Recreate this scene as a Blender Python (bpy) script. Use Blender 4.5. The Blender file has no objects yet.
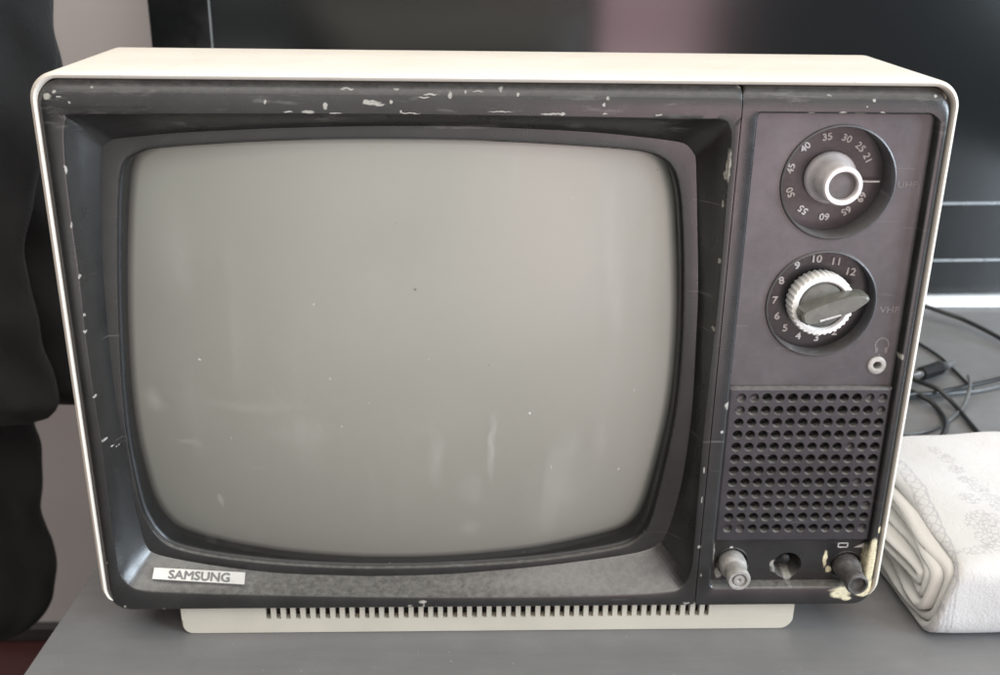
import bpy, bmesh, math, random
from mathutils import Vector, Matrix
random.seed(7)
sc = bpy.context.scene
COL = sc.collection
ZO = 0.019            # height of the television's front bottom edge above the table top

# ------------------------------------------------------------------ camera
F, PITCH, YAW, ROLL = 1057.25, 0.372703, 0.0384361, 0.0148869
CAM = Vector((-0.0169306, -0.459271, 0.3303257 + ZO))
cp, sp, cy_, sy_ = math.cos(PITCH), math.sin(PITCH), math.cos(YAW), math.sin(YAW)
FWD = Vector((sy_*cp, cy_*cp, -sp))
R0 = Vector((cy_, -sy_, 0)); U0 = R0.cross(FWD)
RIGHT = math.cos(ROLL)*R0 + math.sin(ROLL)*U0
UP = -math.sin(ROLL)*R0 + math.cos(ROLL)*U0
cam = bpy.data.cameras.new('camera'); cam_o = bpy.data.objects.new('camera', cam); COL.objects.link(cam_o)
m = Matrix((RIGHT, UP, -FWD)).transposed().to_4x4(); m.translation = CAM
cam_o.matrix_world = m
cam.sensor_width = 36; cam.lens = F/1000*36; cam.clip_start = 0.01; cam.clip_end = 50
cam.dof.use_dof = True; cam.dof.focus_distance = 0.47; cam.dof.aperture_fstop = 15
sc.camera = cam_o

# measured points: a pixel of the photograph turned into a point on a plane of known depth / height
def ray(u, v): return FWD + RIGHT*((u-500)/F) - UP*((v-337.5)/F)
def atY(u, v, Y):
    d = ray(u, v); return CAM + d*((Y-CAM.y)/d.y)
def atZ(u, v, Z):
    d = ray(u, v); return CAM + d*((Z-CAM.z)/d.z)
def P2(pts, Y): return [(p.x, p.z) for p in (atY(u, v, Y) for u, v in pts)]

# ------------------------------------------------------------------ materials
def new_mat(name):
    mt = bpy.data.materials.new(name); mt.use_nodes = True
    nt = mt.node_tree; b = nt.nodes['Principled BSDF']
    return mt, nt, b
def lnk(nt, a, b): nt.links.new(a, b)
def math_n(nt, op, a, b=None, c=None, clamp=False):
    n = nt.nodes.new('ShaderNodeMath'); n.operation = op; n.use_clamp = clamp
    for i, v in enumerate((a, b, c)):
        if v is None: continue
        if isinstance(v, (int, float)): n.inputs[i].default_value = v
        else: nt.links.new(v, n.inputs[i])
    return n.outputs[0]
def noise(nt, scale, detail=4, rough=.55, vec=None, out='Fac'):
    n = nt.nodes.new('ShaderNodeTexNoise'); n.inputs['Scale'].default_value = scale
    n.inputs['Detail'].default_value = detail; n.inputs['Roughness'].default_value = rough
    if vec is not None: nt.links.new(vec, n.inputs['Vector'])
    return n.outputs[out]
def rampn(nt, fac, a, b, ca=(0,0,0,1), cb=(1,1,1,1)):
    r = nt.nodes.new('ShaderNodeValToRGB'); nt.links.new(fac, r.inputs[0])
    r.color_ramp.elements[0].position = a; r.color_ramp.elements[0].color = ca
    r.color_ramp.elements[1].position = b; r.color_ramp.elements[1].color = cb
    return r.outputs[0]
def mix(nt, fac, a, b):
    n = nt.nodes.new('ShaderNodeMix'); n.data_type = 'RGBA'
    if isinstance(fac, (int, float)): n.inputs[0].default_value = fac
    else: nt.links.new(fac, n.inputs[0])
    for i, v in ((6, a), (7, b)):
        if isinstance(v, tuple): n.inputs[i].default_value = v if len(v) == 4 else v + (1,)
        else: nt.links.new(v, n.inputs[i])
    return n.outputs[2]
def objcoord(nt):
    return nt.nodes.new('ShaderNodeTexCoord').outputs['Object']
def bump(nt, b, h, strength=.2, dist=.001):
    n = nt.nodes.new('ShaderNodeBump'); n.inputs['Strength'].default_value = strength
    n.inputs['Distance'].default_value = dist; nt.links.new(h, n.inputs['Height'])
    nt.links.new(n.outputs[0], b.inputs['Normal'])

def simple(name, col, rough=.5, var=.15, scale=60, bmp=.1, spec=.5, metal=0, coat=0, grain=900):
    mt, nt, b = new_mat(name)
    oc = objcoord(nt)
    f = noise(nt, scale, 5, .6, oc)
    lo = tuple(c*(1-var) for c in col); hi = tuple(min(1, c*(1+var)) for c in col)
    lnk(nt, mix(nt, rampn(nt, f, .3, .7), lo, hi), b.inputs['Base Color'])
    r = math_n(nt, 'MULTIPLY_ADD', noise(nt, scale*2.3, 4, .6, oc), .3, rough-.15)
    lnk(nt, r, b.inputs['Roughness'])
    b.inputs['Specular IOR Level'].default_value = spec; b.inputs['Metallic'].default_value = metal
    b.inputs['Coat Weight'].default_value = coat
    if bmp: bump(nt, b, noise(nt, grain, 3, .6, oc), bmp, .0003)
    return mt

# a chip is an ellipse of bared plastic with a ragged rim: (u, v, half width, half height) in photo pixels on the front
CHIPS = [(46,97,5,4.5),(90,88,2,1.6),(58,97,3,1),(69,102,2,1.6),(53,92,3,2),
 (308,112,8,2.4),(325,106,3,5),(345,89.5,6,1.2),(372,103,11,3),(350,90,3,1.2),(396,90,3,1.4),(391,102,1.6,3),
 (336,113.5,8,1),(288,112,6,1),(265,102,1.5,3),(366,102,5,3),(380,105,6,1.5),(401,112,1.4,2),
 (430,95,9,1.1),(424,98,7,1),(478,92,6,1),(501,90,2.2,3),(518,95,2.2,2.2),(500,112,14,.8),(552,114,14,1),(563,114,3,1.6),(466,93,2,2),
 (608,99,2,2),(604,105,1.8,2.2),(605,114,3,1),(660,115,3,1),(657,115,1.5,1.2),(410,113.5,12,.8),(450,96,3,4),
 (831,96,3,1),(875,101,2,2),(868,107,1,1.2),(949,95,2.6,6),(938,97,2,2),(843,113,5,1.2),(860,114,6,1.2),(812,113,4,1),(883,113,4,1),
 (729,166,1.9,17),(727,176,2.4,5),(742,88,4,1.2),(724,205,1,4),(720,262,1,3),(714,330,.9,3),
 (899,275,1.3,2.4),(893,322,1.4,2),(902,357,2,3),(896,345,1.5,1.5),(905,300,1,2),(893,380,1.2,2.4),
 (65,170,1.2,6),(71,225,1,4),(79,277,1.4,3),(85,332,2,2),(94,397,1.7,2),(84,316,.8,2),(103,442,1.8,2),(108,452,1.5,1.2),(112,455,1,1),
 (110,455,1,1),(98,545,2,2),(102,557,1.6,3),(107,563,1.6,1.2),(105,592,2.4,2),(106,603,3,1.4),(125,607,1.6,1.6),(164,609,1.6,1),(101,578,1.4,4),
 (410,606,2.4,1.4),(423,602,4,1.8),(424,607,1.2,4),(437,607,2,1),(465,613,3,1.6),(468,615,2,1),(508,614,3,1),(524,613,3.4,1),(531,613.5,3,1),
 (545,612,3,1),(551,612,4,1.6),(560,612.5,3.4,2),(576,613,2,1),(686,603,3,1.2),(690,606,1.4,1.4),(699,547,2,2),(701,575,.8,2),
 (728,406,3.2,4.6),(722,432,1.6,1.6),(704,470,1,4),(702,500,.8,4),
 (871,563,5.5,25),(874,545,3.5,8),(856,590,26,4.2),(840,594,10,5),(874,585,9,7),(846,598,5,3),(880,530,1.6,4),(862,593,8,4),
 (787,576,13,5),(791,583,4,5),(776,571,3,5),(721,579,4,7),(829,566,2,10),(832,576,3,4),(716,560,1.2,12)]

def frame_plastic(name, base=(.0105,.0102,.0098), rough=.30, chips=True, dust=.8):
    mt, nt, b = new_mat(name)
    geo = nt.nodes.new('ShaderNodeNewGeometry')
    oc = objcoord(nt)
    col = mix(nt, rampn(nt, noise(nt, 45, 6, .65, oc), .35, .75), base, tuple(c*2.0 for c in base))
    # dust settled on faces that look up, in uneven patches
    sx = nt.nodes.new('ShaderNodeSeparateXYZ'); lnk(nt, geo.outputs['True Normal'], sx.inputs[0])
    up = rampn(nt, sx.outputs['Z'], .25, .85)
    dn = rampn(nt, noise(nt, 330, 8, .7, oc), .12, .80)
    du = math_n(nt, 'MULTIPLY', math_n(nt, 'MULTIPLY', up, dn), dust, clamp=True)
    fine = rampn(nt, noise(nt, 1500, 2, .6, oc), .66, .74)
    bro = rampn(nt, noise(nt, 22, 3, .6, oc), .45, .7)
    du = math_n(nt, 'MAXIMUM', du, math_n(nt, 'MULTIPLY', math_n(nt, 'MULTIPLY', fine, bro), .55))
    col = mix(nt, du, col, (.20,.19,.17))
    rg = math_n(nt, 'MULTIPLY_ADD', noise(nt, 70, 6, .7, oc), .26, rough-.13)
    rg = math_n(nt, 'MAXIMUM', rg, math_n(nt, 'MULTIPLY', du, .85))
    # hair scratches
    mp = nt.nodes.new('ShaderNodeMapping'); lnk(nt, oc, mp.inputs[0]); mp.inputs['Scale'].default_value = (14, 14, 420); mp.inputs['Rotation'].default_value = (0, .5, 0)
    scr = rampn(nt, noise(nt, 1.5, 2, .5, mp.outputs[0]), .70, .73)
    col = mix(nt, math_n(nt, 'MULTIPLY', scr, .22), col, (.25,.24,.22))
    if chips:
        wn = nt.nodes.new('ShaderNodeTexNoise'); wn.inputs['Scale'].default_value = 420; wn.inputs['Detail'].default_value = 4
        lnk(nt, oc, wn.inputs['Vector'])
        v1 = nt.nodes.new('ShaderNodeVectorMath'); v1.operation = 'MULTIPLY_ADD'
        lnk(nt, wn.outputs['Color'], v1.inputs[0]); v1.inputs[1].default_value = (.0018,0,.0018)
        v0 = nt.nodes.new('ShaderNodeVectorMath'); v0.operation = 'SUBTRACT'; lnk(nt, oc, v0.inputs[0]); v0.inputs[1].default_value = (.0009,0,.0009)
        lnk(nt, v0.outputs[0], v1.inputs[2]); pos = v1.outputs[0]
        acc = None
        for (u, v, a, c) in CHIPS:
            if v < 120: a, c = a*.85, c*.8
            elif u < 130: a, c = a*.8, c*.85
            p = atY(u, v, 0.0); s = (atY(u+1, v, 0)-p).length
            d = nt.nodes.new('ShaderNodeVectorMath'); d.operation = 'SUBTRACT'; lnk(nt, pos, d.inputs[0]); d.inputs[1].default_value = (p.x, 0, p.z)
            e = nt.nodes.new('ShaderNodeVectorMath'); e.operation = 'MULTIPLY'; lnk(nt, d.outputs[0], e.inputs[0]); e.inputs[1].default_value = (1/(a*s), 0, 1/(c*s))
            l = nt.nodes.new('ShaderNodeVectorMath'); l.operation = 'LENGTH'; lnk(nt, e.outputs[0], l.inputs[0])
            acc = l.outputs['Value'] if acc is None else math_n(nt, 'MINIMUM', acc, l.outputs['Value'])
        ch = rampn(nt, math_n(nt, 'MULTIPLY', acc, .5), .36, .56, (1,1,1,1), (0,0,0,1))
        ch = math_n(nt, 'MULTIPLY', ch, rampn(nt, noise(nt, 700, 3, .7, oc), .25, .5, (.35,.35,.35,1), (.95,.95,.95,1)))
        sp = nt.nodes.new('ShaderNodeSeparateXYZ'); lnk(nt, oc, sp.inputs[0])
        cor = math_n(nt, 'MULTIPLY', math_n(nt, 'GREATER_THAN', sp.outputs['X'], .165), math_n(nt, 'LESS_THAN', sp.outputs['Z'], .075))
        cc = mix(nt, cor, mix(nt, noise(nt, 260, 3, .6, oc), (.25,.24,.215), (.40,.385,.335)), mix(nt, noise(nt, 200, 3, .6, oc), (.60,.53,.34), (.74,.67,.46)))
        # scuffed smears along the top rail
        mp2 = nt.nodes.new('ShaderNodeMapping'); lnk(nt, oc, mp2.inputs[0]); mp2.inputs['Scale'].default_value = (35, 1, 190)
        sm = math_n(nt, 'MULTIPLY', rampn(nt, noise(nt, 1, 5, .7, mp2.outputs[0]), .56, .76), math_n(nt, 'GREATER_THAN', sp.outputs['Z'], ZO+.245))
        col = mix(nt, math_n(nt, 'MULTIPLY', sm, .35), col, (.30,.29,.26))
        col = mix(nt, ch, col, cc)
        rg = math_n(nt, 'MAXIMUM', rg, math_n(nt, 'MULTIPLY', ch, .6))
    lnk(nt, col, b.inputs['Base Color']); lnk(nt, rg, b.inputs['Roughness'])
    b.inputs['Specular IOR Level'].default_value = .68
    bump(nt, b, noise(nt, 1300, 3, .6, oc), .18, .0003)
    return mt

M = {}
M['frame'] = frame_plastic('worn_black_plastic')
M['panel'] = frame_plastic('worn_panel_plastic', (.040,.0365,.038), .36, chips=False, dust=.5)
M['grille'] = frame_plastic('grille_plastic', (.017,.0155,.0175), .36, chips=False, dust=.9)
mt, nt, b = new_mat('aged_cream_plastic'); M['cream'] = mt
oc = objcoord(nt)
c = mix(nt, rampn(nt, noise(nt, 9, 5, .6, oc), .3, .75), (.61,.57,.505), (.565,.52,.445))
c = mix(nt, math_n(nt, 'MULTIPLY', rampn(nt, noise(nt, 60, 6, .7, oc), .56, .82), .45), c, (.42,.38,.29))
c = mix(nt, math_n(nt, 'MULTIPLY', rampn(nt, noise(nt, 620, 2, .6, oc), .70, .75), .7), c, (.24,.22,.18))
lnk(nt, c, b.inputs['Base Color']); lnk(nt, math_n(nt, 'MULTIPLY_ADD', noise(nt, 40, 5, .6, oc), .3, .42), b.inputs['Roughness'])
b.inputs['Specular IOR Level'].default_value = .35; bump(nt, b, noise(nt, 900, 3, .6, oc), .12, .0003)
M['foot'] = simple('yellowed_foot', (.49,.455,.375), .55, .06, 25, .1, spec=.3)
M['rubber'] = simple('black_rubber', (.008,.008,.008), .4, .3, 200, .1)
M['void'] = simple('dark_inside', (.006,.006,.006), .8, .2, 100, 0)
M['tube'] = simple('tube_inside', (.010,.009,.008), .7, .2, 100, 0)
M['dial_brown'] = simple('brown_dial', (.050,.041,.041), .4, .15, 200, .05)
M['dial_black'] = simple('black_dial', (.011,.010,.011), .35, .3, 200, .05)
M['numeral'] = simple('worn_white_print', (.46,.44,.42), .6, .4, 1400, 0)
M['faded'] = simple('rubbed_print', (.16,.145,.142), .6, .35, 1500, 0)
M['knob_silver'] = simple('tarnished_silver', (.66,.62,.61), .33, .12, 120, .1, metal=.2)
M['knob_white'] = simple('white_knob_ring', (.72,.70,.66), .5, .12, 300, .2)
M['knob_dark'] = simple('olive_grey_knob', (.115,.115,.098), .40, .25, 150, .2)
M['knob_cap'] = simple('knob_cap_grey', (.10,.09,.088), .4, .2, 200, .1)
M['knob_dusty'] = simple('dusty_grey_knob', (.27,.255,.235), .6, .25, 260, .5)
M['knob_black'] = simple('scuffed_black_knob', (.075,.07,.066), .5, .45, 300, .5)
M['badge'] = simple('badge_silver', (.50,.49,.455), .36, .10, 150, .1, metal=.25)
M['badge_ink'] = simple('badge_ink', (.13,.13,.125), .5, .2, 300, 0)
M['jack'] = simple('jack_collar', (.40,.38,.35), .45, .2, 400, .2, metal=.2)

# screen coating, seen through the glass of the tube
mt, nt, b = new_mat('grey_phosphor'); M['phosphor'] = mt
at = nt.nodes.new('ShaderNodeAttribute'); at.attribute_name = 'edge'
oc = objcoord(nt)
c1 = mix(nt, rampn(nt, noise(nt, 9, 2, .5, oc), .3, .7), (.590,.640,.577), (.632,.670,.612))
pk = atY(415, 290, .0125)
ds = nt.nodes.new('ShaderNodeVectorMath'); ds.operation = 'DISTANCE'; lnk(nt, oc, ds.inputs[0]); ds.inputs[1].default_value = (pk.x, .0125, pk.z)
c1 = mix(nt, rampn(nt, math_n(nt, 'MULTIPLY', ds.outputs['Value'], 100), .03, .12, (1,1,1,1), (0,0,0,1)), c1, (.03,.028,.025))
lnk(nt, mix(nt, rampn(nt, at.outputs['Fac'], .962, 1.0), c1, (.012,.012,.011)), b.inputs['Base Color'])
b.inputs['Roughness'].default_value = .75; b.inputs['Specular IOR Level'].default_value = .2
# tube glass
PALE_PATCHES = [(492,445,5,48,.13),(436,455,9,42,.07),(470,490,16,26,.05),(470,530,14,12,.06),(150,406,15,17,.12),(185,447,18,4,.08),(217,505,5,10,.14),(255,470,22,3,.05),(300,430,50,20,.05),(560,500,40,60,.04),(590,250,60,80,.03),(170,250,30,80,.03),(255,405,60,10,.05)]  # soft pale patches and streaks laid over the glass
def glass_mat(name, ior, rough, tint=(1,1,1,1), marks=True):
    mt = bpy.data.materials.new(name); mt.use_nodes = True; nt = mt.node_tree; nt.nodes.clear()
    o = nt.nodes.new('ShaderNodeOutputMaterial'); ms = nt.nodes.new('ShaderNodeMixShader')
    tr = nt.nodes.new('ShaderNodeBsdfTransparent'); gl = nt.nodes.new('ShaderNodeBsdfGlossy'); fr = nt.nodes.new('ShaderNodeFresnel')
    tr.inputs[0].default_value = tint; gl.inputs['Roughness'].default_value = rough; fr.inputs[0].default_value = ior
    lnk(nt, fr.outputs[0], ms.inputs[0]); lnk(nt, tr.outputs[0], ms.inputs[1]); lnk(nt, gl.outputs[0], ms.inputs[2])
    out = ms.outputs[0]
    if marks:
        oc = objcoord(nt)
        df = nt.nodes.new('ShaderNodeBsdfDiffuse'); df.inputs[0].default_value = (.75,.73,.68,1)
        m2 = nt.nodes.new('ShaderNodeMixShader')
        sp_ = rampn(nt, noise(nt, 330, 1, .4, oc), .80, .84)
        blot = rampn(nt, noise(nt, 12, 3, .5, oc), .45, .8)
        mp = nt.nodes.new('ShaderNodeMapping'); lnk(nt, oc, mp.inputs[0]); mp.inputs['Scale'].default_value = (60, 10, 9); mp.inputs['Rotation'].default_value = (0, .12, 0)
        wip = rampn(nt, noise(nt, 1, 2, .5, mp.outputs[0]), .52, .72)
        f = math_n(nt, 'MULTIPLY', math_n(nt, 'MULTIPLY', blot, wip), .16)
        f = math_n(nt, 'ADD', f, math_n(nt, 'MULTIPLY', sp_, .5))
        wob = nt.nodes.new('ShaderNodeVectorMath'); wob.operation = 'MULTIPLY_ADD'
        lnk(nt, noise(nt, 35, 3, .6, oc, 'Color'), wob.inputs[0]); wob.inputs[1].default_value = (.012, 0, .012); lnk(nt, oc, wob.inputs[2])
        for (u, v, a, c, k) in PALE_PATCHES:
            p = atY(u, v, .012); s_ = (atY(u+1, v, .012)-p).length
            d = nt.nodes.new('ShaderNodeVectorMath'); d.operation = 'SUBTRACT'; lnk(nt, wob.outputs[0], d.inputs[0]); d.inputs[1].default_value = (p.x+.006, 0, p.z+.006)
            e = nt.nodes.new('ShaderNodeVectorMath'); e.operation = 'MULTIPLY'; lnk(nt, d.outputs[0], e.inputs[0]); e.inputs[1].default_value = (1/(a*s_), 0, 1/(c*s_))
            l = nt.nodes.new('ShaderNodeVectorMath'); l.operation = 'LENGTH'; lnk(nt, e.outputs[0], l.inputs[0])
            f = math_n(nt, 'ADD', f, math_n(nt, 'MULTIPLY', rampn(nt, l.outputs['Value'], .10, 1.0, (1,1,1,1), (0,0,0,1)), k))
        f = math_n(nt, 'ADD', f, .03)
        lnk(nt, f, m2.inputs[0]); lnk(nt, out, m2.inputs[1]); lnk(nt, df.outputs[0], m2.inputs[2]); out = m2.outputs[0]
        lnk(nt, rampn(nt, noise(nt, 18, 4, .6, oc), .2, .8, (.30,.30,.30,1), (.40,.40,.40,1)), gl.inputs['Roughness'])
    lnk(nt, out, o.inputs[0]); return mt
M['glass'] = glass_mat('tube_glass', 1.65, .12, (.98,.99,.98,1))

M['tv_black'] = simple('gloss_black_plastic', (.007,.007,.007), .16, .2, 30, 0)
mt, nt, b = new_mat('dark_panel_glass'); M['tv_screen'] = mt
b.inputs['Base Color'].default_value = (.008,.009,.009,1); b.inputs['Roughness'].default_value = .14; b.inputs['Specular IOR Level'].default_value = .7
M['tv_trim'] = simple('brushed_trim', (.35,.37,.37), .3, .1, 40, 0, metal=.6)
M['pale'] = simple('pale_silver_base', (.86,.88,.88), .3, .04, 20, 0)
M['cable'] = simple('black_cable', (.015,.016,.016), .4, .2, 100, 0)
M['cable_grey'] = simple('grey_cable', (.10,.105,.105), .45, .2, 100, 0)
M['steel'] = simple('plug_metal', (.6,.6,.6), .25, .1, 100, 0, metal=1)
M['wall'] = simple('painted_wall', (.68,.63,.62), .8, .04, 6, .15, grain=250)
M['floor'] = simple('dark_red_floor', (.055,.018,.018), .4, .3, 8, .1)
M['skirting'] = simple('skirting_paint', (.045,.042,.042), .5, .1, 8, 0)
# table: grey laminate with faint grain and dust
mt, nt, b = new_mat('grey_laminate'); M['table'] = mt
oc = objcoord(nt)
mp = nt.nodes.new('ShaderNodeMapping'); lnk(nt, oc, mp.inputs[0]); mp.inputs['Scale'].default_value = (9, 60, 9)
g = noise(nt, 3, 6, .6, mp.outputs[0])
c = mix(nt, rampn(nt, g, .3, .7), (.138,.136,.134), (.152,.149,.147))
c = mix(nt, math_n(nt, 'MULTIPLY', rampn(nt, noise(nt, 520, 3, .6, oc), .69, .74), .5), c, (.5,.49,.46))
c = mix(nt, math_n(nt, 'MULTIPLY', rampn(nt, noise(nt, 26, 5, .6, oc), .45, .8), .2), c, (.27,.26,.25))
lnk(nt, c, b.inputs['Base Color'])
lnk(nt, math_n(nt, 'MULTIPLY_ADD', noise(nt, 30, 5, .65, oc), .28, .24), b.inputs['Roughness'])
bump(nt, b, noise(nt, 1200, 3, .6, oc), .06, .0003)

def fabric(name, col, scale=1800, var=.2, bs=.5):
    mt, nt, b = new_mat(name); oc = objcoord(nt)
    w = nt.nodes.new('ShaderNodeTexWave'); w.inputs['Scale'].default_value = scale/6; w.inputs['Distortion'].default_value = 1.5; lnk(nt, oc, w.inputs[0])
    n = noise(nt, 40, 5, .6, oc)
    lnk(nt, mix(nt, n, tuple(c*(1-var) for c in col), tuple(min(1, c*(1+var)) for c in col)), b.inputs['Base Color'])
    b.inputs['Roughness'].default_value = .9; b.inputs['Sheen Weight'].default_value = .06; b.inputs['Sheen Roughness'].default_value = .5
    h = math_n(nt, 'ADD', math_n(nt, 'MULTIPLY', w.outputs['Fac'], .3), noise(nt, 130, 5, .6, oc))
    bump(nt, b, h, bs, .0008); return mt
M['coat'] = fabric('charcoal_wool', (.0065,.007,.007), bs=.9)
M['coat_dark'] = fabric('black_lining', (.006,.006,.006))
M['linen_edge'] = fabric('white_linen', (.58,.555,.52), 2400, .03, .3)

# ------------------------------------------------------------------ mesh helpers
def link(name, bm, mat, parent=None, smooth=32, mats=None):
    me = bpy.data.meshes.new(name)
    bmesh.ops.recalc_face_normals(bm, faces=bm.faces)
    bm.to_mesh(me); bm.free()
    for mm in (mats or [mat]): me.materials.append(mm)
    if smooth:
        me.polygons.foreach_set('use_smooth', [True]*len(me.polygons))
        me.set_sharp_from_angle(angle=math.radians(smooth))
    o = bpy.data.objects.new(name, me); COL.objects.link(o)
    if parent is not None:
        o.parent = parent
        w = Vector((0,0,0)); q = parent
        while q is not None: w += q.location; q = q.parent
        me.transform(Matrix.Translation(-w))
    return o
def empty(name, loc=(0,0,0)):
    o = bpy.data.objects.new(name, None); COL.objects.link(o); o.location = loc; o.empty_display_size = .02; return o
def tag(o, label=None, cat=None, group=None, kind=None):
    for k, v in (('label', label), ('category', cat), ('group', group), ('kind', kind)):
        if v: o[k] = v
    return o
def add_loft(bm, loops, closed=True, cap0=False, cap1=False):
    vs = [[bm.verts.new(p) for p in L] for L in loops]
    n = len(loops[0])
    for a, b in zip(vs, vs[1:]):
        for i in range(n if closed else n-1):
            j = (i+1) % n
            bm.faces.new((a[i], a[j], b[j], b[i]))
    if cap0: bm.faces.new(vs[0])
    if cap1: bm.faces.new(list(reversed(vs[-1])))
    return vs
def rrect(x0, x1, z0, z1, r, n=8, N=24):
    """rounded rectangle as four sides, each from corner-middle to corner-middle; starts top left, goes right"""
    if not isinstance(r, tuple): r = (r,)*4          # tl tr br bl
    cs = [(x0+r[0], z1-r[0], r[0], 135), (x1-r[1], z1-r[1], r[1], 45), (x1-r[2], z0+r[2], r[2], -45), (x0+r[3], z0+r[3], r[3], -135)]
    sides = []
    for k in range(4):
        a, b2 = cs[k], cs[(k+1) % 4]
        pts = []
        for i in range(n+1):
            t = math.radians(a[3]-45*i/n); pts.append((a[0]+a[2]*math.cos(t), a[1]+a[2]*math.sin(t)))
        p, q = pts[-1], (b2[0]+b2[2]*math.cos(math.radians(a[3]-45)), b2[1]+b2[2]*math.sin(math.radians(a[3]-45)))
        for i in range(1, N): pts.append((p[0]+(q[0]-p[0])*i/N, p[1]+(q[1]-p[1])*i/N))
        for i in range(n+1):
            t = math.radians(a[3]-45-45*i/n); pts.append((b2[0]+b2[2]*math.cos(t), b2[1]+b2[2]*math.sin(t)))
        sides.append(pts[:-1])
    return [p for s in sides for p in s]
def catmull(pts, per=10):
    out = []
    for i in range(len(pts)-1):
        p0 = pts[max(i-1, 0)]; p1 = pts[i]; p2 = pts[i+1]; p3 = pts[min(i+2, len(pts)-1)]
        for k in range(per):
            t = k/per
            out.append(tuple(.5*((2*p1[c])+(-p0[c]+p2[c])*t+(2*p0[c]-5*p1[c]+4*p2[c]-p3[c])*t*t+(-p0[c]+3*p1[c]-3*p2[c]+p3[c])*t**3) for c in range(len(p1))))
    out.append(tuple(pts[-1])); return out
def resample(pts, n):
    """n points at eased arc length (denser at the ends); last point left out"""
    L = [0]
    for a, b in zip(pts, pts[1:]): L.append(L[-1]+math.dist(a, b))
    out = []; j = 0
    for i in range(n):
        t = i/n; e = t - .5*math.sin(2*math.pi*t)/(2*math.pi)*1.5
        s = e*L[-1]
        while j < len(L)-2 and L[j+1] < s: j += 1
        while j > 0 and L[j] > s: j -= 1
        f = (s-L[j])/max(1e-12, L[j+1]-L[j]); out.append(tuple(pts[j][c]+(pts[j+1][c]-pts[j][c])*f for c in range(len(pts[j]))))
    return out
NS = 44
def traced(sides, Y):
    out = []
    for s in sides: out += resample(catmull(P2(s, Y), 8), NS)
    return out
def rsides(x0, x1, z0, z1, r):
    full = rrect(x0, x1, z0, z1, r, 8, 24); n = len(full)//4; out = []
    for k in range(4):
        s = full[k*n:(k+1)*n] + [full[((k+1)*n) % len(full)]]
        out += resample(s, NS)
    return out
def at_y(loop, Y): return [(p[0], Y, p[1]) for p in loop]
def lathe(bm, prof, cx, cz, n=48, axis='y', start=0, tooth=None):
    loops = []
    for (r, y) in prof:
        L = []
        for i in range(n):
            a = 2*math.pi*i/n+start
            rr = r
            if tooth and r >= tooth[0]: rr = r - (tooth[1] if (i//tooth[2]) % 2 else 0)
            L.append((cx+rr*math.cos(a), y, cz+rr*math.sin(a)))
        loops.append(L)
    return add_loft(bm, loops)
def box(bm, x0, x1, y0, y1, z0, z1, bev=0):
    g = bmesh.ops.create_cube(bm, size=1, matrix=Matrix.Translation(((x0+x1)/2, (y0+y1)/2, (z0+z1)/2)) @ Matrix.Diagonal((x1-x0, y1-y0, z1-z0, 1)))
    if bev:
        es = list({e for v in g['verts'] for e in v.link_edges})
        bmesh.ops.bevel(bm, geom=es, offset=bev, segments=3, affect='EDGES', profile=.5)
def tube(bm, pts, r, n=10, per=8, caps=True):
    P = [Vector(p) for p in catmull([tuple(p) for p in pts], per)]
    T = [(P[min(i+1, len(P)-1)]-P[max(i-1, 0)]).normalized() for i in range(len(P))]
    nrm = T[0].orthogonal().normalized(); loops = []
    for p, t in zip(P, T):
        nrm = (nrm - t*nrm.dot(t)).normalized(); bn = t.cross(nrm)
        loops.append([tuple(p+nrm*r*math.cos(2*math.pi*k/n)+bn*r*math.sin(2*math.pi*k/n)) for k in range(n)])
    add_loft(bm, loops, cap0=caps, cap1=caps)
_font = {}
def text_mesh(body, size, bold=0.0, depth=.0, sx=1.0):
    cu = bpy.data.curves.new('t', 'FONT'); cu.body = body; cu.size = size; cu.align_x = 'CENTER'; cu.align_y = 'CENTER'
    cu.extrude = depth; cu.resolution_u = 3
    o = bpy.data.objects.new('t', cu); COL.objects.link(o)
    dg = bpy.context.evaluated_depsgraph_get(); me = bpy.data.meshes.new_from_object(o.evaluated_get(dg))
    bpy.data.objects.remove(o); bpy.data.curves.remove(cu)
    vs = [(v.co.x*sx, v.co.y, v.co.z) for v in me.vertices]; fs = [tuple(p.vertices) for p in me.polygons]
    bpy.data.meshes.remove(me); return vs, fs
def add_text(bm, body, size, fn, **kw):
    bold = kw.get('bold', 0); vs, fs = text_mesh(body, size, **kw)
    for n_, (ox, oy) in enumerate(((0, 0), (bold, 0), (-bold, 0), (0, bold), (0, -bold)) if bold else ((0, 0),)):
        vv = [bm.verts.new(fn(v[0]+ox, v[1]+oy, v[2]+n_*.00002)) for v in vs]
        for f in fs: bm.faces.new([vv[i] for i in f])
def fill_plate(bm, outer, holes, Y):
    """flat plate at depth Y with holes"""
    edges = []
    loops = []
    for L in [outer]+holes:
        vs = [bm.verts.new((p[0], Y, p[1])) for p in L]; loops.append(vs)
        for i in range(len(vs)): edges.append(bm.edges.new((vs[i], vs[(i+1) % len(vs)])))
    bmesh.ops.triangle_fill(bm, use_beauty=True, use_dissolve=False, edges=edges, normal=(0, -1, 0))
    return loops
def circ(cx, cz, r, n=48): return [(cx+r*math.cos(2*math.pi*i/n), cz+r*math.sin(2*math.pi*i/n)) for i in range(n)]

# ================================================================== THE OLD TELEVISION
tv = empty('portable_television')
tag(tv, 'old portable tube television with a cream cabinet and chipped black front', 'television')
W2, Z0, Z1 = .2, ZO, ZO+.2703
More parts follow.
